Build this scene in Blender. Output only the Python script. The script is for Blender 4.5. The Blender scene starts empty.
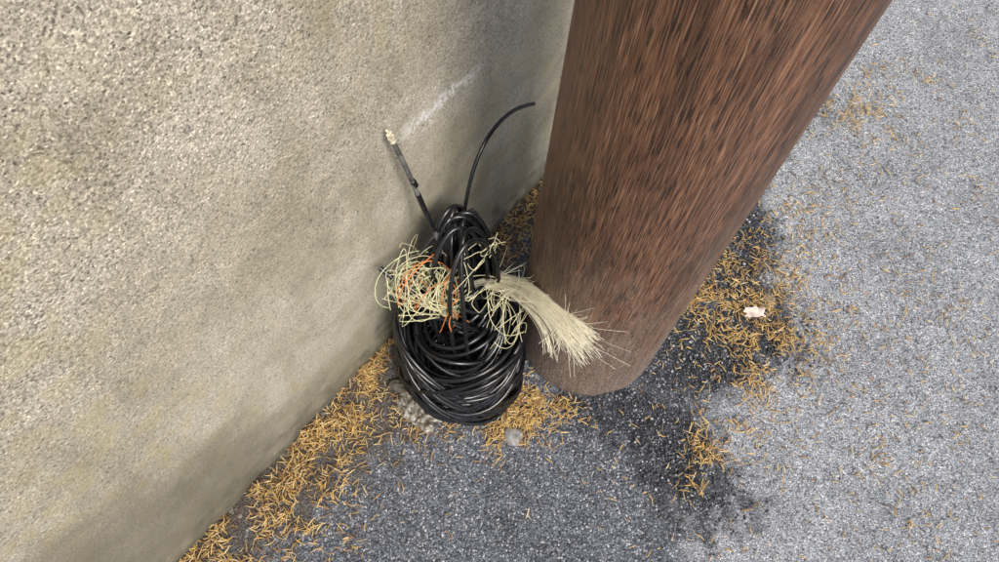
import bpy, math, random
import numpy as np
from mathutils import Vector, Matrix, noise
random.seed(7)
sc=bpy.context.scene
sc.view_settings.view_transform='Standard'; sc.view_settings.look='None'; sc.view_settings.exposure=0
col=sc.collection

# ------------------------------------------------------------------ helpers
def link(o,parent=None):
    col.objects.link(o)
    if parent: o.parent=parent
    return o
def mat(name):
    m=bpy.data.materials.new(name); m.use_nodes=True
    nt=m.node_tree; b=nt.nodes['Principled BSDF']
    return m,nt,b
def N(nt,t,**kw):
    n=nt.nodes.new(t)
    for k,v in kw.items():
        if k in n.inputs.keys(): n.inputs[k].default_value=v
        else: setattr(n,k,v)
    return n
def L(nt,a,b): nt.links.new(a,b)
def ramp(nt,src,stops,interp='LINEAR'):
    r=nt.nodes.new('ShaderNodeValToRGB'); cr=r.color_ramp; cr.interpolation=interp
    while len(cr.elements)>1: cr.elements.remove(cr.elements[-1])
    cr.elements[0].position=stops[0][0]; cr.elements[0].color=tuple(stops[0][1])+(1,)
    for p,c in stops[1:]:
        e=cr.elements.new(p); e.color=tuple(c)+(1,)
    L(nt,src,r.inputs[0]); return r.outputs[0]
def g(v): return (v,v,v)
def mix(nt,fac,a,b,mode='MIX'):
    m=nt.nodes.new('ShaderNodeMix'); m.data_type='RGBA'; m.blend_type=mode
    for s,i in ((fac,0),(a,6),(b,7)):
        if isinstance(s,(int,float)): m.inputs[i].default_value=s
        elif isinstance(s,tuple): m.inputs[i].default_value=s+(1,) if len(s)==3 else s
        else: L(nt,s,m.inputs[i])
    return m.outputs[2]
def math_(nt,op,a,b=None,c=None):
    m=nt.nodes.new('ShaderNodeMath'); m.operation=op
    for i,s in enumerate((a,b,c)):
        if s is None: continue
        if isinstance(s,(int,float)): m.inputs[i].default_value=s
        else: L(nt,s,m.inputs[i])
    return m.outputs[0]
def rng_(nt,src,a,b,c,d):
    n=nt.nodes.new('ShaderNodeMapRange'); L(nt,src,n.inputs[0])
    for i,v in zip((1,2,3,4),(a,b,c,d)): n.inputs[i].default_value=v
    return n.outputs[0]
def tex(nt,vec,kind,scale,**kw):
    t=nt.nodes.new('ShaderNodeTex'+kind); t.inputs['Scale'].default_value=scale
    for k,v in kw.items():
        if k in t.inputs.keys(): t.inputs[k].default_value=v
        else: setattr(t,k,v)
    L(nt,vec,t.inputs['Vector']); return t
def sepc(nt,src):
    s=nt.nodes.new('ShaderNodeSeparateColor'); L(nt,src,s.inputs[0]); return s.outputs
def mapping(nt,vec,scale=(1,1,1)):
    m=nt.nodes.new('ShaderNodeMapping'); m.inputs['Scale'].default_value=scale; L(nt,vec,m.inputs[0]); return m.outputs[0]
def attr(nt,n):
    a=nt.nodes.new('ShaderNodeAttribute'); a.attribute_name=n; return a
def fr(x,y,z,s,oc=4,H=0.8): return 0.5+0.33*noise.fractal((x*s+3.7,y*s+1.9,z*s+7.3),H,2.0,oc)
def setattrs(me,d):
    for k,v in d.items():
        a=me.attributes.new(k,'FLOAT','POINT'); a.data.foreach_set('value',np.asarray(v,dtype=np.float32).ravel())

# ------------------------------------------------------------------ places (metres)
W0=Vector((-0.48,0.174,0)); WD=Vector((0.591,0.8067,0)).normalized(); WN=Vector((WD.y,-WD.x,0))
POLE=Vector((0.200,0.562,0)); PR=0.1535
def prad(z): return PR-0.0130*min(max(z,0),1.4)-0.002*max(0,z-1.4)
def ws(s,d,z=0): return W0+WD*s+WN*d+Vector((0,0,z))

# ------------------------------------------------------------------ asphalt ground
xs=np.concatenate([[-200,-60,-20,-6,-2.5,-1.3],np.arange(-0.8,1.9,0.008),[2.2,3.5,8,25,70,200]])
ys=np.concatenate([[-200,-60,-20,-6,-2,-0.8],np.arange(-0.35,2.0,0.008),[2.4,4,8,25,70,200]])
X,Y=np.meshgrid(xs,ys); nx,ny=len(xs),len(ys)
def seg(px,py,a,b):
    ax,ay=a;bx,by=b; dx,dy=bx-ax,by-ay
    t=np.clip(((px-ax)*dx+(py-ay)*dy)/(dx*dx+dy*dy),0,1)
    return np.hypot(px-ax-t*dx,py-ay-t*dy)
def vnoise(px,py,s,seed):
    out=np.empty(px.size); fx=px.ravel(); fy=py.ravel()
    for i in range(fx.size): out[i]=noise.noise((fx[i]*s+seed,fy[i]*s,seed*1.7))
    return out.reshape(px.shape)
n1=vnoise(X,Y,9,3.1); n2=vnoise(X,Y,30,8.2); n3=vnoise(X,Y,70,5.2)
def darkdist(x,y):
    d=np.minimum(seg(x,y,(0.26,0.40),(0.42,0.34))-0.085, seg(x,y,(0.36,0.5),(0.56,0.6))-0.11)
    d=np.minimum(d,seg(x,y,(0.56,0.62),(0.53,0.82))-0.095)
    d=np.minimum(d,seg(x,y,(0.38,0.34),(0.42,0.22))-0.08)
    d=np.minimum(d,seg(x,y,(0.50,0.85),(0.75,1.25))-0.035)
    return d
dd=darkdist(X,Y)+0.04*n1+0.045*n2+0.035*n3
dark=np.clip(0.5-dd/0.08,0,1)
S=(X-W0.x)*WD.x+(Y-W0.y)*WD.y; D=(X-W0.x)*WN.x+(Y-W0.y)*WN.y
mid=np.clip(0.5-(X-0.49+0.14*n1+0.05*n2-0.25*(Y-0.3))/0.12,0,1)
duff=np.clip(1-(D-0.03+0.06*n2)/0.06,0,1)
duff=np.maximum(duff,np.clip(1-(seg(X,Y,(-0.5,0.10),(-0.19,0.42))-0.06+0.10*n2)/0.07,0,1)*0.8)
near=((np.abs(X)<2.2)&(np.abs(Y)<2.4))
Zh=np.where(near,0.003*n1+0.0022*n2+0.0012*n3,0)
Zh=Zh+np.where(near,duff*0.006,0)-0.002*dark*near
blot=np.clip(0.5+0.20*n1+0.20*n2+0.24*n3,0,1)
me=bpy.data.meshes.new('ground')
V=np.stack([X,Y,Zh],-1).reshape(-1,3)
idx=np.arange(nx*ny).reshape(ny,nx)
Fq=np.stack([idx[:-1,:-1],idx[:-1,1:],idx[1:,1:],idx[1:,:-1]],-1).reshape(-1,4)
me.from_pydata(V.tolist(),[],Fq.tolist())
setattrs(me,{'dark':dark,'mid':mid,'duff':duff,'blot':blot})
me.shade_smooth()
ground=link(bpy.data.objects.new('asphalt_ground',me))
m,nt,b=mat('asphalt')
co=nt.nodes.new('ShaderNodeTexCoord').outputs['Object']
aD=attr(nt,'dark').outputs['Fac']; aM=attr(nt,'mid').outputs['Fac']; aF=attr(nt,'duff').outputs['Fac']; aB=attr(nt,'blot').outputs['Fac']
v1=tex(nt,co,'Voronoi',300); nz=tex(nt,co,'Noise',420,Detail=1.0,Roughness=0.7)
sp=sepc(nt,v1.outputs['Color'])
light=ramp(nt,sp[0],[(0,(0.12,0.132,0.15)),(0.14,(0.26,0.283,0.317)),(0.35,(0.35,0.378,0.417)),(0.75,(0.42,0.448,0.487)),(0.93,(0.54,0.56,0.59)),(1,(0.78,0.78,0.78))])
midc=ramp(nt,sp[1],[(0,(0.055,0.062,0.076)),(0.4,(0.13,0.146,0.176)),(0.8,(0.195,0.215,0.25)),(0.94,(0.32,0.34,0.37)),(1,(0.62,0.62,0.62))])
drk=ramp(nt,sp[2],[(0,(0.012,0.014,0.018)),(0.6,(0.045,0.051,0.063)),(0.9,(0.11,0.118,0.137)),(1,(0.32,0.33,0.34))])
c=mix(nt,aM,light,midc)
c=mix(nt,math_(nt,'MULTIPLY',aD,0.97),c,drk)
c=mix(nt,1.0,c,ramp(nt,nz.outputs[0],[(0.3,g(0.6)),(0.5,g(1.0)),(0.7,g(1.4))]),'MULTIPLY')
c=mix(nt,1.0,c,ramp(nt,aB,[(0.25,g(0.74)),(0.5,g(1.0)),(0.75,g(1.12))]),'MULTIPLY')
c=mix(nt,0.8,c,ramp(nt,v1.outputs['Distance'],[(0.0,g(1.10)),(0.4,g(1.0)),(0.8,g(0.45))]),'MULTIPLY')
soil=ramp(nt,nz.outputs[0],[(0.3,(0.018,0.013,0.009)),(0.5,(0.07,0.052,0.034)),(0.7,(0.20,0.155,0.10))])
c=mix(nt,math_(nt,'MULTIPLY',aF,0.85),c,soil)
L(nt,c,b.inputs['Base Color']); b.inputs['Roughness'].default_value=0.85
b.inputs['Specular IOR Level'].default_value=0.35
h=math_(nt,'ADD',math_(nt,'SUBTRACT',1.0,v1.outputs['Distance']),math_(nt,'MULTIPLY',sp[0],0.7))
bp=N(nt,'ShaderNodeBump',Strength=0.85,Distance=0.0024); L(nt,h,bp.inputs['Height']); L(nt,bp.outputs[0],b.inputs['Normal'])
me.materials.append(m)

# ------------------------------------------------------------------ concrete wall (local x along wall, y = outward normal, z up)
def wall_mesh():
    vs=[];fs=[];at={'wb':[],'wc':[],'wd':[],'wst':[]}
    ss=np.concatenate([[-12,-4,-1.5],np.arange(-0.6,1.6,0.010),[2.2,3,6,12]])
    zs=np.concatenate([[-0.1],np.arange(0,1.4,0.010),[1.6,1.9,2.2]])
    nS,nZ=len(ss),len(zs)
    for z in zs:
        for s in ss:
            d=0
            if -0.7<s<1.7:
                d=0.003*noise.noise((s*4,z*4,1.3))+0.0012*noise.noise((s*22,z*22,4.3))+0.0006*noise.noise((s*60,z*60,2.3))
                if z<0.05: d+=0.006*noise.noise((s*14,z*10,9.1))+0.004
            vs.append((s,d,z))
            at['wb'].append(fr(s,0,z,5,6,0.6)); at['wc'].append(fr(s,4,z,2.2,2)); at['wd'].append(fr(s,9,z,24,3,0.5)); at['wst'].append(fr(s*24,2,z*1.6,1,3))
    for j in range(nZ-1):
        for i in range(nS-1):
            a=j*nS+i; fs.append((a,a+1,a+nS+1,a+nS))
    k=len(vs)
    vs+=[(-12,-0.22,-0.1),(12,-0.22,-0.1),(12,-0.22,2.2),(-12,-0.22,2.2)]
    tl=(nZ-1)*nS; tr=nZ*nS-1
    fs+=[(k+1,k,k+3,k+2),tuple([k+3]+list(range(tl,tr+1))+[k+2]), tuple([k]+[j*nS for j in range(nZ)]+[k+3]), tuple([k+2]+[j*nS+nS-1 for j in range(nZ-1,-1,-1)]+[k+1])]
    k=len(vs)
    for (y,z) in ((-0.26,2.203),(0.04,2.203),(0.04,2.26),(-0.11,2.30),(-0.26,2.26)):
        vs+=[(-12.02,y,z),(12.02,y,z)]
    for i in range(5):
        a=k+2*i; bb=k+2*((i+1)%5); fs.append((a,a+1,bb+1,bb))
    fs.append(tuple(k+2*i for i in range(5))); fs.append(tuple(k+2*i+1 for i in range(4,-1,-1)))
    m=bpy.data.meshes.new('wall'); m.from_pydata(vs,[],fs); m.shade_smooth()
    for q in at: at[q]+= [0.5]*(len(vs)-len(at[q]))
    setattrs(m,at); return m
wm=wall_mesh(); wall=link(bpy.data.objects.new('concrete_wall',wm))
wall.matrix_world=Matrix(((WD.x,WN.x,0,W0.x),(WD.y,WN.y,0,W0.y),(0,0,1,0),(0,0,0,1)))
m,nt,b=mat('weathered_concrete')
co=nt.nodes.new('ShaderNodeTexCoord').outputs['Object']
xyz=nt.nodes.new('ShaderNodeSeparateXYZ'); L(nt,co,xyz.inputs[0]); sx,sy,sz=xyz.outputs
va=tex(nt,co,'Voronoi',400); na=tex(nt,co,'Noise',420,Detail=2.0,Roughness=0.7); ne=tex(nt,co,'Noise',170,Detail=1.0,Roughness=0.6)
nb=attr(nt,'wb').outputs['Fac']; nc=attr(nt,'wc').outputs['Fac']; nd=attr(nt,'wd').outputs['Fac']; stv=attr(nt,'wst').outputs['Fac']
s1=sepc(nt,va.outputs['Color'])
base=ramp(nt,nb,[(0.3,(0.40,0.375,0.285)),(0.5,(0.48,0.455,0.36)),(0.7,(0.55,0.53,0.44))])
grain=ramp(nt,s1[0],[(0,g(0.36)),(0.10,g(0.66)),(0.3,g(0.93)),(0.7,g(1.04)),(0.88,g(1.28)),(1,g(1.7))])
gr2=ramp(nt,na.outputs[0],[(0.3,g(0.5)),(0.5,g(1.0)),(0.7,g(1.45))])
u2=math_(nt,'ADD',sz,math_(nt,'MULTIPLY',sx,-0.35))
u2=math_(nt,'ADD',u2,math_(nt,'MULTIPLY',math_(nt,'SUBTRACT',nb,0.5),0.6))
upf=rng_(nt,u2,0.20,0.95,0.33,1.0)
c=mix(nt,upf,base,grain,'MULTIPLY')
c=mix(nt,upf,c,gr2,'MULTIPLY')
c=mix(nt,math_(nt,'MULTIPLY',upf,0.9),c,mix(nt,1.0,c,(0.97,0.92,0.91),'MULTIPLY'))
lf=math_(nt,'MULTIPLY',ramp(nt,nd,[(0.48,g(0)),(0.66,g(0.38))]),ramp(nt,nc,[(0.42,g(0)),(0.58,g(1))]))
c=mix(nt,lf,c,(0.43,0.37,0.19))
c=mix(nt,0.8,c,ramp(nt,ne.outputs[0],[(0.26,g(0.35)),(0.36,g(1))]),'MULTIPLY')
c=mix(nt,0.35,c,ramp(nt,nd,[(0.3,g(0.76)),(0.5,g(1.0)),(0.7,g(1.10))]),'MULTIPLY')
c=mix(nt,0.30,c,ramp(nt,stv,[(0.32,(0.72,0.72,0.68)),(0.48,g(1.0)),(0.7,g(1.06))]),'MULTIPLY')
fe=rng_(nt,sx,0.35,1.0,0.0,0.9)
c=mix(nt,fe,c,mix(nt,1.0,c,(1.02,1.04,1.09),'MULTIPLY'))
# grimy foot
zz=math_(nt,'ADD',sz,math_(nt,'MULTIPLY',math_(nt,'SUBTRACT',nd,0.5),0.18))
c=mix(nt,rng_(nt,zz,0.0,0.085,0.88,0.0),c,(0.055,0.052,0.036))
zz2=math_(nt,'ADD',sz,math_(nt,'MULTIPLY',math_(nt,'SUBTRACT',nb,0.5),0.4))
c=mix(nt,rng_(nt,zz2,0.0,0.36,0.55,0.0),c,(0.21,0.20,0.135))
e1=math_(nt,'ADD',math_(nt,'ADD',math_(nt,'MULTIPLY',sx,0.9),sz),math_(nt,'MULTIPLY',math_(nt,'SUBTRACT',nb,0.5),0.12))  # wedge: wall gets darker below a slanting line towards its low-x end
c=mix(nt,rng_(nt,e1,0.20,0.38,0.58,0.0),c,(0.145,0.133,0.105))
# chalky scrape line
dz=math_(nt,'ABSOLUTE',math_(nt,'SUBTRACT',math_(nt,'ADD',sz,math_(nt,'MULTIPLY',math_(nt,'SUBTRACT',nd,0.5),0.08)),0.612))
ds=math_(nt,'ABSOLUTE',math_(nt,'SUBTRACT',sx,0.64))
lfac=math_(nt,'MULTIPLY',math_(nt,'MULTIPLY',rng_(nt,dz,0.003,0.018,1,0),rng_(nt,ds,0.05,0.11,1,0)),ramp(nt,ne.outputs[0],[(0.40,g(0.0)),(0.52,g(0.95))]))
c=mix(nt,lfac,c,(0.88,0.88,0.86))
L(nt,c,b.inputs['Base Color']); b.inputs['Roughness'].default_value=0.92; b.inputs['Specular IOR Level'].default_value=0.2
h=math_(nt,'ADD',math_(nt,'MULTIPLY',s1[0],0.7),math_(nt,'MULTIPLY',ne.outputs[0],0.9))
bp=N(nt,'ShaderNodeBump',Strength=0.75,Distance=0.0021); L(nt,h,bp.inputs['Height']); L(nt,bp.outputs[0],b.inputs['Normal'])
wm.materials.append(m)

# ------------------------------------------------------------------ wooden pole
vs=[];fs=[]; NA=300; p3=[];p5=[]
zl=[-0.05,0,0.004,0.010,0.018,0.03]+list(np.arange(0.04,1.6,0.015))+[1.7,2.3,3,4,5,6,7,7.5,7.505]
for j,z in enumerate(zl):
    for i in range(NA):
        a=2*math.pi*i/NA
        r=prad(z); ca_,sa_=math.cos(a),math.sin(a)
        r+=0.0016*noise.noise((ca_*2,sa_*2,z*1.2))+0.0006*noise.noise((ca_*14,sa_*14,z*2))
        if 0<=z<0.03: r-=0.006*(1-z/0.03)**2*(1+1.2*noise.noise((ca_*6,sa_*6,2)))
        elif z<0: r-=0.006
        if j==len(zl)-1: r-=0.02
        vs.append((r*ca_,r*sa_,z))
        p3.append(0.5+0.36*noise.fractal((ca_*4.5,sa_*4.5,z*2.6),0.7,2.0,5)); p5.append(0.5+0.33*noise.fractal((ca_*3+5,sa_*3,z*5),0.7,2.0,5))
for j in range(len(zl)-1):
    for i in range(NA):
        a=j*NA+i; c2=j*NA+(i+1)%NA; fs.append((a,c2,c2+NA,a+NA))
fs.append(tuple(range((len(zl)-1)*NA,len(zl)*NA)))
pm=bpy.data.meshes.new('pole'); pm.from_pydata(vs,[],fs); pm.shade_smooth(); setattrs(pm,{'p3':p3,'p5':p5})
pole=link(bpy.data.objects.new('wooden_utility_pole',pm)); pole.location=POLE
m,nt,b=mat('weathered_brown_wood')
co=nt.nodes.new('ShaderNodeTexCoord').outputs['Object']
xyz=nt.nodes.new('ShaderNodeSeparateXYZ'); L(nt,co,xyz.inputs[0]); sz=xyz.outputs[2]
g1=tex(nt,mapping(nt,co,(1,1,0.020)),'Noise',620,Detail=1.0,Roughness=0.75)
g2=tex(nt,mapping(nt,co,(1,1,0.050)),'Noise',620,Detail=0.0)
g4=tex(nt,co,'Noise',420,Detail=1.0,Roughness=0.7)
g3=attr(nt,'p3').outputs['Fac']; g5=attr(nt,'p5').outputs['Fac']
c=ramp(nt,g1.outputs[0],[(0.25,(0.070,0.030,0.017)),(0.45,(0.140,0.064,0.034)),(0.6,(0.205,0.100,0.054)),(0.75,(0.33,0.185,0.11))])
c=mix(nt,0.85,c,ramp(nt,g3,[(0.3,g(0.55)),(0.5,g(0.97)),(0.7,g(1.22))]),'MULTIPLY')
c=mix(nt,0.95,c,ramp(nt,g2.outputs[0],[(0.36,g(0.24)),(0.42,g(1))]),'MULTIPLY')
zz=math_(nt,'ADD',sz,math_(nt,'MULTIPLY',math_(nt,'SUBTRACT',g5,0.5),0.6))
pale=ramp(nt,g4.outputs[0],[(0.3,(0.085,0.062,0.049)),(0.5,(0.24,0.184,0.148)),(0.7,(0.60,0.52,0.45))])
pale=mix(nt,0.7,pale,ramp(nt,g1.outputs[0],[(0.3,g(0.4)),(0.55,g(1.0)),(0.7,g(1.2))]),'MULTIPLY')
c=mix(nt,rng_(nt,zz,0.03,0.65,0.88,0.05),c,pale)
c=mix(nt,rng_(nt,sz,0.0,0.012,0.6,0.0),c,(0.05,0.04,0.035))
L(nt,c,b.inputs['Base Color']); b.inputs['Roughness'].default_value=0.48; b.inputs['Specular IOR Level'].default_value=0.45
h=math_(nt,'ADD',g1.outputs[0],math_(nt,'MULTIPLY',g2.outputs[0],0.9))
bp=N(nt,'ShaderNodeBump',Strength=0.7,Distance=0.0010); L(nt,h,bp.inputs['Height']); L(nt,bp.outputs[0],b.inputs['Normal'])
pm.materials.append(m)

# ------------------------------------------------------------------ cable bundle
bundle=link(bpy.data.objects.new('discarded_cable_coil',None)); 
def simple(name,colr,rough=0.4,spec=0.5,var=0.0):
    m,nt,b=mat(name); co=nt.nodes.new('ShaderNodeTexCoord').outputs['Object']
    n=tex(nt,co,'Noise',60,Detail=2.0,Roughness=0.7)
    lo=tuple(x*(1-var) for x in colr); hi=tuple(min(1,x*(1+var)) for x in colr)
    L(nt,ramp(nt,n.outputs[0],[(0.35,lo),(0.65,hi)]),b.inputs['Base Color'])
    L(nt,ramp(nt,n.outputs[0],[(0.3,g(max(0,rough-0.08))),(0.7,g(rough+0.12))]),b.inputs['Roughness'])
    b.inputs['Specular IOR Level'].default_value=spec
    return m
M_black=simple('black_cable_sheath',(0.007,0.008,0.010),0.24,0.7,0.35)
M_grey=simple('grey_scuffed_sheath',(0.11,0.11,0.105),0.5,0.4,0.75)
M_fib=simple('aramid_yarn',(0.82,0.78,0.50),0.5,0.4,0.15)
M_tuft=simple('aramid_frayed_tuft',(0.95,0.91,0.72),0.5,0.4,0.05)
M_or=simple('orange_wire',(0.76,0.24,0.06),0.4,0.5,0.2)
M_gr=simple('pale_green_wire',(0.58,0.64,0.38),0.4,0.5,0.2)
M_wh=simple('white_core',(0.75,0.70,0.52),0.6,0.3,0.25)
def tube(name,paths,r,m,parent=bundle,res=3,kind='POLY'):
    cu=bpy.data.curves.new(name,'CURVE'); cu.dimensions='3D'; cu.bevel_depth=r; cu.bevel_resolution=res; cu.use_fill_caps=True; cu.resolution_u=6
    for p in paths:
        s=cu.splines.new('NURBS' if kind=='NURBS' else 'POLY'); s.points.add(len(p)-1)
        for i,q in enumerate(p): s.points[i].co=(q[0],q[1],q[2],1)
        if kind=='NURBS': s.order_u=4; s.use_endpoint_u=True
        s.use_smooth=True
    cu.materials.append(m)
    return link(bpy.data.objects.new(name,cu),parent)
def smoothrand(n,amp):
    k=[random.uniform(-amp,amp) for _ in range(n+3)]
    def f(t):
        i=int(t); u=t-i; u=u*u*(3-2*u); i=min(i,n+1); return k[i]*(1-u)+k[i+1]*u
    return f
def keepwall(q,keep=0.008):
    dw=(q-W0).dot(WN)
    return q+WN*(keep-dw) if dw<keep else q
CB=Vector((-0.066,0.450,0.0)); RC=0.0045
def ball(name,wr,zlo,zhi,rmul,rj,tilt,r_,ph=0,bias=(0.04,0.05)):
    fz=smoothrand(wr,1); fr_=smoothrand(wr,1); t1=smoothrand(wr,1); t2=smoothrand(wr,1); ex=smoothrand(wr,1); ox=smoothrand(wr,1); oy=smoothrand(wr,1); path=[]
    for i in range(wr*36):
        t=i/36; a=2*math.pi*t+ph
        zc=zlo+(zhi-zlo)*(0.5+0.5*fz(t))
        if zc<0.11: pr=0.114-0.9*(0.11-zc)**2/0.11
        else: pr=0.114*(1-0.50*((zc-0.11)/0.15)**1.6)
        r=max(0.03,pr*rmul+rj*fr_(t))
        tx,ty=tilt*t1(t)+bias[0],tilt*t2(t)+bias[1]
        x=r*math.cos(a)*(1+0.08*ex(t)); y=r*math.sin(a)*(0.98-0.08*ex(t))
        z=max(r_+0.002,zc+x*tx+y*ty)
        q=Vector((CB.x+x-0.02*z+rj*0.8*ox(t),CB.y+y+0.20*(z-0.08)+rj*0.8*oy(t),z)); path.append(keepwall(q))
    tube(name,[path],r_,M_black)
ball('inner_wraps',24,0.03,0.20,0.80,0.012,0.25,RC,0.5)
ball('lower_wraps',26,0.02,0.15,1.0,0.009,0.46,RC)
ball('shoulder_wraps',24,0.11,0.235,1.0,0.011,0.55,RC,1.0)
ball('slanted_wraps',12,0.06,0.16,1.04,0.006,0.40,RC,2.0,bias=(-0.65,-0.15))
ball('cross_wraps',9,0.07,0.17,1.05,0.006,0.40,RC,4.0,bias=(0.60,-0.25))
# upper hank: upright loops leaning to the wall
A=Vector((-0.055,0.482,0.15)); B=Vector((-0.078,0.590,0.415))
ax=(B-A); ln=ax.length; ax.normalize(); side0=ax.cross(WN).normalized(); out0=side0.cross(ax).normalized()
if side0.x<0: side0=-side0
path=[]; K=24
fw=smoothrand(K,1);fh=smoothrand(K,1);fo=smoothrand(K,1);fa=smoothrand(K,1);fs_=smoothrand(K,1)
for i in range(K*40):
    t=i/40;a=2*math.pi*t
    hw=0.050+0.020*fw(t); hh=ln*0.5+0.030*fh(t)
    u=-math.cos(a); v=math.sin(a)
    v=v*(0.45+0.55*(u+1)/2)
    rot=1.0*fa(t); sd=side0*math.cos(rot)+out0*math.sin(rot)
    p=A+ax*(ln*0.5+hh*u)+sd*(hw*v)+side0*(0.022*fs_(t)+0.006)+out0*0.028*fo(t)
    path.append(keepwall(p))
tube('upper_loops',[path],RC,M_black)
path=[]
for i in range(7*30):
    t=i/30;a=2*math.pi*t; c0=A+ax*(0.060+0.010*t+0.006*math.sin(t*3))
    path.append(c0+side0*math.cos(a)*(0.055+0.006*math.sin(2.1*t))+out0*math.sin(a)*0.048+ax*0.035*math.sin(a+t))
tube('neck_binding',[path],RC,M_black)
tube('stiff_cable_end',[[(-0.06,0.50,0.22),(-0.085,0.53,0.33),(-0.109,0.5575,0.40),(-0.128,0.573,0.47),(-0.141,0.580,0.53),(-0.150,0.580,0.59),(-0.162,0.579,0.655)]],0.0040,M_grey,kind='NURBS')
tube('stiff_cable_sleeve',[[(-0.115,0.562,0.425),(-0.128,0.5725,0.47),(-0.1375,0.578,0.515)]],0.0048,M_black,kind='NURBS')
tube('sleeve_tape',[[(-0.1395,0.5805,0.535),(-0.1425,0.580,0.548)]],0.0052,M_black)
tube('stiff_cable_core',[[(-0.1615,0.579,0.652),(-0.1635,0.579,0.661)]],0.0050,M_wh)
tube('core_strands',[[Vector((-0.1625,0.579,0.655)),Vector((-0.1625,0.579,0.665))+Vector((random.uniform(-.005,.005),random.uniform(-.005,.005),0.002)),Vector((-0.1640,0.579,0.672))+Vector((random.uniform(-.007,.007),random.uniform(-.007,.007),-0.002))] for _ in range(16)],0.0010,M_wh,kind='NURBS',res=1)
tube('curved_cable_end',[[(-0.05,0.50,0.20),(-0.075,0.56,0.33),(-0.07,0.595,0.40),(-0.062,0.625,0.47),(-0.050,0.655,0.51),(-0.031,0.694,0.53),(0.0,0.742,0.525),(0.022,0.765,0.51),(0.039,0.782,0.495)]],0.0034,M_black,kind='NURBS')
tube('cable_stub',[[(-0.2045,0.507,0.38),(-0.175,0.492,0.36),(-0.145,0.478,0.34),(-0.11,0.474,0.29),(-0.07,0.48,0.22)]],0.0045,M_black,kind='NURBS')
tube('loose_loop',[[(-0.03,0.38,0.02),(-0.02,0.345,0.012),(0.0,0.335,0.010),(0.02,0.35,0.010),(0.03,0.38,0.02),(0.02,0.42,0.05)],
  [(-0.09,0.44,0.20),(-0.150,0.475,0.30),(-0.150,0.53,0.40),(-0.09,0.585,0.43),(-0.05,0.56,0.38),(-0.05,0.5,0.26)],
  [(-0.10,0.43,0.19),(-0.125,0.475,0.35),(-0.105,0.545,0.44),(-0.06,0.58,0.445),(-0.015,0.55,0.36),(-0.02,0.5,0.22)],
  [(-0.05,0.41,0.19),(-0.055,0.435,0.34),(-0.075,0.53,0.45),(-0.05,0.59,0.44),(0.005,0.55,0.34),(-0.015,0.47,0.20)],
  [(-0.07,0.41,0.18),(-0.085,0.43,0.33),(-0.085,0.51,0.45),(-0.03,0.57,0.44),(0.012,0.53,0.33),(-0.01,0.46,0.19)],
  [(-0.14,0.47,0.15),(-0.165,0.47,0.24),(-0.12,0.46,0.30),(-0.06,0.45,0.29),(-0.01,0.46,0.20)]],0.0043,M_black,kind='NURBS')
# thin coloured wires and yarns: long lazy arcs, some starting in the neck
def squig(c,sp,n,k,keep=0.012,jit=0.002,av=None,rmin=0.35,root=None):
    out=[]
    for _ in range(n):
        p=[];a0=random.uniform(0,6.28);st=random.uniform(0.35,0.85)*random.choice((-1,1)); r=random.uniform(rmin,1.0)
        cc=Vector(c)+Vector([random.uniform(-.5,.5)*sp[i] for i in range(3)])
        th=random.uniform(-3,3); e=random.uniform(0.35,1.0); ro=random.uniform(0,3.14); dr=Vector([random.gauss(0,0.004) for _ in range(3)])
        if root is not None and random.random()<0.55: p.append(Vector(root)+Vector([random.gauss(0,0.008) for _ in range(3)]))
        for j in range(k):
            st*=random.uniform(0.9,1.12)
            a=a0+st*j; cx_=math.cos(a)*r; cz_=math.sin(a)*r*e
            lx=cx_*math.cos(ro)-cz_*math.sin(ro); lz=cx_*math.sin(ro)+cz_*math.cos(ro)
            q=cc+side0*lx*sp[0]+ax*lz*sp[2]+out0*(sp[1]*math.sin(a*0.6+th))+dr*(j-k/2)
            q+=Vector([random.gauss(0,jit) for _ in range(3)])
            if av is not None:
                dp=Vector((q.x-POLE.x,q.y-POLE.y,0))
                if dp.length<prad(q.z)+0.004: q+=dp.normalized()*(prad(q.z)+0.004-dp.length)
            p.append(keepwall(q,keep))
        out.append(p)
    return out
cw=(-0.124,0.492,0.350); rt=(-0.075,0.475,0.27)
tube('green_wires',squig(cw,(0.066,0.03,0.066),12,8,rmin=0.5,root=rt),0.0008,M_gr,kind='NURBS',res=2)
tube('yellow_yarns',squig(cw,(0.070,0.035,0.068),48,8,rmin=0.4,root=rt)+squig((-0.025,0.55,0.39),(0.03,0.02,0.035),6,8),0.0006,M_fib,kind='NURBS',res=1)
tube('orange_wires',squig((-0.126,0.484,0.355),(0.066,0.03,0.064),6,8,rmin=0.65,root=rt)+squig((-0.085,0.45,0.33),(0.02,0.03,0.07),2,6,rmin=0.6,root=rt),0.0009,M_or,kind='NURBS',res=2)
r2=(-0.02,0.535,0.29)
tube('loose_yarns',squig((0.018,0.462,0.28),(0.036,0.025,0.068),13,7,jit=0.0012,av=1,rmin=0.6,root=r2)+squig((0.0,0.51,0.31),(0.045,0.02,0.03),14,7,jit=0.002,av=1,root=r2),0.0006,M_fib,kind='NURBS',res=1)
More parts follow.
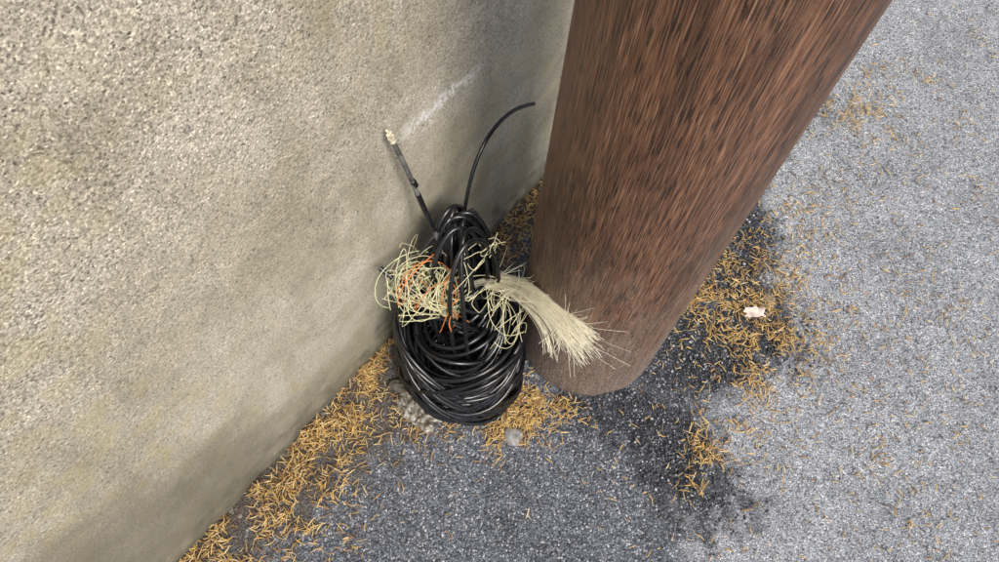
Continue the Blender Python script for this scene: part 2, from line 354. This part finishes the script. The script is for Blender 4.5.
# frayed tuft lying against the pole
T=[Vector((-0.075,0.520,0.28)),Vector((-0.012,0.535,0.305)),Vector((0.028,0.508,0.345)),Vector((0.064,0.470,0.385)),Vector((0.104,0.428,0.400)),Vector((0.150,0.380,0.385))]
hairs=[]
tt=(T[-1]-T[-2]).normalized(); s1_=Vector((0.62,0.72,0.1)).normalized(); s2_=tt.cross(s1_).normalized()
NC=30; clumps=[(random.uniform(-1,1),random.gauss(0,0.5),random.uniform(0.4,1.15),random.uniform(-1,1)) for _ in range(NC)]
for _ in range(250):
    ca0,cb0,cl0,cc0=random.choice(clumps)
    a=ca0+random.gauss(0,0.08); bb=cb0+random.gauss(0,0.18); L_=cl0+random.gauss(0,0.14)-0.2*abs(a); p=[]
    w_a=0.007*cc0+random.gauss(0,0.002); w_b=random.gauss(0,0.004); a2=a+0.4*cc0+random.gauss(0,0.18)
    for k,q in enumerate(T):
        w=[0.30,0.48,0.50,0.56,0.80,1.15][k]; aa=a if k<3 else a2
        q2=q.copy()
        if k==5: q2=T[4]+(T[5]-T[4])*L_
        q2=q2+s1_*(aa*0.035*w)+s2_*(bb*0.016*w)+s1_*w_a*math.sin(k*1.7+cc0*5)+s2_*w_b*math.cos(k*1.3+cb0*4)
        dp=Vector((q2.x-POLE.x,q2.y-POLE.y,0)); lim=prad(q2.z)+0.003+0.004*random.random()
        if dp.length<lim: q2+=dp.normalized()*(lim-dp.length)
        p.append(q2)
    hairs.append(p)
tube('frayed_tuft',hairs,0.00032,M_tuft,kind='NURBS',res=0)
fly=[]
for _ in range(100):
    k=random.choice((1,2,3,4,4,4)); q=T[k]+s1_*random.uniform(-0.02,0.02); d=(T[k]-T[k-1]).normalized()+Vector([random.gauss(0,0.35) for _ in range(3)]); cv=Vector([random.gauss(0,0.0016) for _ in range(3)])
    fly.append([q+d*0.012*i+cv*i*i for i in range(5)])
tube('flyaway_hairs',fly,0.00028,M_tuft,kind='NURBS',res=0)

# ------------------------------------------------------------------ fallen needles (one mesh)
nv=[];nf=[];ncol=[]
def needle(x,y,z,L0,w,yaw,tilt,bend,c):
    k=len(nv); n=4
    cy,sy_=math.cos(yaw),math.sin(yaw)
    roll=random.uniform(-0.6,0.6)
    for i in range(n):
        t=i/(n-1); u=(t-0.5)*L0; ww=w*(0.3+0.7*math.sin(math.pi*(t*0.86+0.1)))
        lat=bend*L0*(4*(t-0.5)**2-0.33); zz=z+u*tilt+0.25*abs(bend)*L0*(1-4*(t-0.5)**2)
        for s in (-1,0,1):
            lx=u; ly=lat+s*ww*0.5; lz=zz+(ww*0.35 if s==0 else 0)+s*ww*0.5*roll
            nv.append((x+lx*cy-ly*sy_,y+lx*sy_+ly*cy,max(0.0008,lz))); ncol.append(c)
    for i in range(n-1):
        for s in (0,1):
            a=k+i*3+s; nf.append((a,a+1,a+4,a+3))
def ncolor(old=0):
    r=random.random()+old
    if r<0.42: b_=(0.64,0.42,0.13)
    elif r<0.64: b_=(0.76,0.57,0.27)
    elif r<0.83: b_=(0.46,0.27,0.09)
    elif r<0.94: b_=(0.26,0.145,0.06)
    else: b_=(0.11,0.065,0.035)
    f=random.uniform(0.65,1.15); return tuple(x*f for x in b_)+(1,)
def okpos(x,y):
    if (Vector((x,y,0))-W0).dot(WN)<0.006: return False
    return math.hypot(x-POLE.x,y-POLE.y)>PR+0.001
def drop(x,y,heap=0.004,Ls=(0.010,0.023),old=0):
    if not okpos(x,y): return
    needle(x,y,random.uniform(0.003,0.003+heap)+0.002,random.uniform(*Ls),random.uniform(0.0012,0.0025),random.uniform(0,6.28),random.gauss(0,0.12),random.gauss(0,0.07),ncolor(old))
def blob(cx,cy,ax_,ay_,rot,n,heap=0.008,old=0):
    for _ in range(n):
        u=random.gauss(0,1)*ax_; v=random.gauss(0,1)*ay_
        x=cx+u*math.cos(rot)-v*math.sin(rot); y=cy+u*math.sin(rot)+v*math.cos(rot)
        if noise.noise((x*20,y*20,3.3))+random.uniform(-0.3,0.4)<-0.05: continue
        drop(x,y,heap,old=old)
for _ in range(5600):
    s=random.uniform(-0.35,0.42); wdt=0.20*max(0.15,1-(s+0.05)/0.5) if s>0 else 0.20; d=abs(random.gauss(0,1))*wdt*0.62+0.006
    p=ws(s,d)
    if noise.noise((p.x*18,p.y*18,7.7))+random.uniform(-.35,.35)<-0.12: continue
    drop(p.x,p.y,0.012,old=0.08)
for _ in range(1000):
    p=ws(random.uniform(0.5,1.15),abs(random.gauss(0,0.055))+0.006); drop(p.x,p.y,0.010)
for _ in range(500):
    p=ws(random.uniform(1.1,2.4),abs(random.gauss(0,0.06))+0.006); drop(p.x,p.y,0.008)
blob(0.055,0.37,0.042,0.034,0,820,0.012)
blob(0.030,0.325,0.027,0.03,0,300,0.008)
blob(0.13,0.385,0.04,0.014,-0.3,220,0.008)
blob(-0.13,0.35,0.06,0.04,0.4,380,old=0.1)
blob(0.44,0.66,0.05,0.035,0.5,320)
blob(0.55,0.70,0.08,0.07,0.2,900)
blob(0.63,0.62,0.065,0.07,0,700)
blob(0.56,0.52,0.06,0.06,0.3,480)
blob(0.44,0.30,0.028,0.045,-0.4,260)
blob(0.53,0.42,0.06,0.05,0,180)
blob(0.70,0.88,0.07,0.05,0.6,160); blob(0.90,1.18,0.06,0.035,-0.5,360); blob(1.02,1.30,0.08,0.05,0,150); blob(0.45,0.85,0.05,0.05,0,160)
for _ in range(14):
    blob(random.uniform(0.55,1.3),random.uniform(0.1,1.5),0.06,0.035,random.uniform(0,3),34,0.002,0.05)
for _ in range(1600): drop(random.uniform(-0.3,1.8),random.uniform(-0.3,2.0),0.001,(0.006,0.022),old=0.08)
for _ in range(900): drop(random.gauss(0.70,0.24),random.gauss(0.6,0.28),0.001,(0.007,0.022),old=0.06)
nm_=bpy.data.meshes.new('needles'); nm_.from_pydata(nv,[],nf)
ca=nm_.color_attributes.new('col','FLOAT_COLOR','POINT'); ca.data.foreach_set('color',np.array(ncol,dtype=np.float32).ravel())
link(bpy.data.objects.new('fallen_needles',nm_))
m,nt,b=mat('dry_needle'); a=attr(nt,'col'); L(nt,a.outputs['Color'],b.inputs['Base Color']); b.inputs['Roughness'].default_value=0.55
nm_.materials.append(m)

# ------------------------------------------------------------------ loose gravel (one mesh)
gv=[];gf=[];gc=[]
import bmesh
bmt=bmesh.new(); bmesh.ops.create_icosphere(bmt,subdivisions=1,radius=1); IV=[v.co.copy() for v in bmt.verts]; IF=[[v.index for v in f.verts] for f in bmt.faces]; bmt.free()
def stone(x,y,r,c,flat=0.6,z0=0):
    k=len(gv); rot=Matrix.Rotation(random.uniform(0,6.28),3,'Z'); sx_,sy_=random.uniform(0.7,1.3),random.uniform(0.7,1.2)
    for v in IV:
        q=rot@Vector((v.x*sx_,v.y*sy_,v.z*flat))*r*random.uniform(0.82,1.15)
        gv.append((x+q.x,y+q.y,z0+r*flat*0.35+q.z)); gc.append(c)
    for f in IF: gf.append([k+i for i in f])
def gcol(lo,hi):
    f=random.uniform(lo,hi); return (f*0.95,f,f*1.08,1)
cnt=0
while cnt<5500:
    x=random.uniform(0.1,0.95); y=random.uniform(0.0,1.3)
    d=float(darkdist(np.array(x),np.array(y)))
    if d>abs(random.gauss(0,0.035)) or not okpos(x,y): continue
    stone(x,y,random.uniform(0.0013,0.0034),gcol(0.02,0.11) if random.random()<0.86 else gcol(0.2,0.5),z0=-0.001); cnt+=1
for _ in range(3000):
    x=random.uniform(-0.4,0.5); y=random.uniform(-0.1,0.55)
    if okpos(x,y): stone(x,y,random.uniform(0.001,0.0026),gcol(0.05,0.45))
for _ in range(3000):
    x=random.uniform(0.5,1.8); y=random.uniform(-0.1,1.9)
    if okpos(x,y): stone(x,y,random.uniform(0.001,0.0024),gcol(0.08,0.7))
for _ in range(500):
    p=ws(random.uniform(-0.5,1.5),abs(random.gauss(0,0.03))+0.006); f=random.uniform(0.05,0.25); stone(p.x,p.y,random.uniform(0.002,0.006),(f,f*0.9,f*0.75,1),z0=0.004)
gm=bpy.data.meshes.new('gravel'); gm.from_pydata(gv,[],gf)
ca=gm.color_attributes.new('col','FLOAT_COLOR','POINT'); ca.data.foreach_set('color',np.array(gc,dtype=np.float32).ravel())
link(bpy.data.objects.new('loose_gravel',gm))
m,nt,b=mat('gravel_stone'); a=attr(nt,'col'); L(nt,a.outputs['Color'],b.inputs['Base Color']); b.inputs['Roughness'].default_value=0.8
gm.materials.append(m)

# ------------------------------------------------------------------ pebble, rock, plastic film and scrap of paper
def blobmesh(name,loc,rad,flat,colr,amp,rough=0.8):
    bm=bmesh.new(); bmesh.ops.create_icosphere(bm,subdivisions=4,radius=1)
    for v in bm.verts:
        k=1+amp*noise.noise(v.co*1.4+Vector((loc[0]*9,3,1))); v.co=Vector((v.co.x*rad[0]*k,v.co.y*rad[1]*k,v.co.z*flat*k))
    me=bpy.data.meshes.new(name); bm.to_mesh(me); bm.free(); me.shade_smooth()
    o=link(bpy.data.objects.new(name,me)); o.location=loc
    m,nt,b=mat(name+'_mat'); co=nt.nodes.new('ShaderNodeTexCoord').outputs['Object']; n=tex(nt,co,'Noise',180,Detail=4.0,Roughness=0.7)
    L(nt,ramp(nt,n.outputs[0],[(0.3,tuple(x*0.5 for x in colr)),(0.7,tuple(min(1,x*1.4) for x in colr))]),b.inputs['Base Color']); b.inputs['Roughness'].default_value=rough
    bp=N(nt,'ShaderNodeBump',Strength=0.5,Distance=0.001); L(nt,n.outputs[0],bp.inputs['Height']); L(nt,bp.outputs[0],b.inputs['Normal'])
    me.materials.append(m); return o
blobmesh('pebble',(0.048,0.314,0.008),(0.020,0.018),0.011,(0.30,0.30,0.29),0.35)
blobmesh('rock_fragment',(-0.195,0.405,0.010),(0.020,0.012),0.010,(0.10,0.09,0.07),0.8)
def sheet(name,loc,sx_,sy_,amp,fq,rot,m,nx_=26,ny_=18,z0=0.012,rag=0.25):
    vs=[];fs=[]
    for j in range(ny_+1):
        for i in range(nx_+1):
            u=i/nx_-0.5; v=j/ny_-0.5; e=1+rag*noise.noise((u*4,v*4,fq))
            x=u*sx_*e; y=v*sy_*e; n=abs(noise.noise((x*fq,y*fq,1.7)))+0.5*abs(noise.noise((x*fq*2.3,y*fq*2.3,5.7)))
            vs.append((x,y,z0+amp*n))
    for j in range(ny_):
        for i in range(nx_):
            a=j*(nx_+1)+i; fs.append((a,a+1,a+nx_+2,a+nx_+1))
    me=bpy.data.meshes.new(name); me.from_pydata(vs,[],fs); me.shade_smooth(); o=link(bpy.data.objects.new(name,me)); o.location=loc; o.rotation_euler=(0,0,rot); me.materials.append(m)
mf,nt,b=mat('dirty_clear_film'); b.inputs['Roughness'].default_value=0.2
co=nt.nodes.new('ShaderNodeTexCoord').outputs['Object']; n=tex(nt,co,'Noise',90,Detail=2.0)
L(nt,ramp(nt,n.outputs[0],[(0.35,(0.16,0.14,0.10)),(0.6,(0.48,0.47,0.42))]),b.inputs['Base Color'])
L(nt,rng_(nt,n.outputs[0],0.35,0.65,0.45,0.85),b.inputs['Alpha'])
sheet('crumpled_plastic_film',(-0.150,0.350,0),0.100,0.050,0.026,48,-0.6,mf)
sheet('paper_scrap',(0.572,0.624,0),0.045,0.024,0.012,50,0.1,simple('pale_paper',(0.72,0.61,0.55),0.7,0.2,0.15),13,9,rag=0.5)

# ------------------------------------------------------------------ light
sun_el=math.radians(52); 
sd=Vector((0.55,-0.75,0)).normalized(); dirv=Vector((sd.x*math.cos(sun_el),sd.y*math.cos(sun_el),math.sin(sun_el)))
sun=bpy.data.lights.new('sun','SUN'); sun.energy=2.4; sun.angle=math.radians(18); sun.color=(1,0.965,0.92)
so=link(bpy.data.objects.new('sun',sun)); so.rotation_euler=dirv.to_track_quat('Z','Y').to_euler(); so.location=(3,-2,5)
w=bpy.data.worlds.new('World'); sc.world=w; w.use_nodes=True; nt=w.node_tree; bg=nt.nodes['Background']
sky=nt.nodes.new('ShaderNodeTexSky'); sky.sky_type='NISHITA'; sky.sun_disc=False; sky.sun_elevation=sun_el; sky.sun_rotation=math.atan2(dirv.x,dirv.y); sky.dust_density=5.0; sky.air_density=1.0
L(nt,sky.outputs[0],bg.inputs[0]); bg.inputs[1].default_value=0.13

# ------------------------------------------------------------------ camera (26 mm equivalent, looking steeply down)
th=math.radians(23.95); rl=math.radians(3.755)
Fv=Vector((0,math.sin(th),-math.cos(th))); U0=Vector((0,math.cos(th),math.sin(th))); R0=Vector((1,0,0))
R=R0*math.cos(rl)+U0*math.sin(rl); U=-R0*math.sin(rl)+U0*math.cos(rl)
cam=bpy.data.cameras.new('camera'); cam.lens=26.02; cam.sensor_width=36; cam.clip_start=0.02; cam.clip_end=600
co_=link(bpy.data.objects.new('camera',cam)); Mx=Matrix((R,U,-Fv)).transposed().to_4x4(); Mx.translation=Vector((0,0,1.5)); co_.matrix_world=Mx
sc.camera=co_
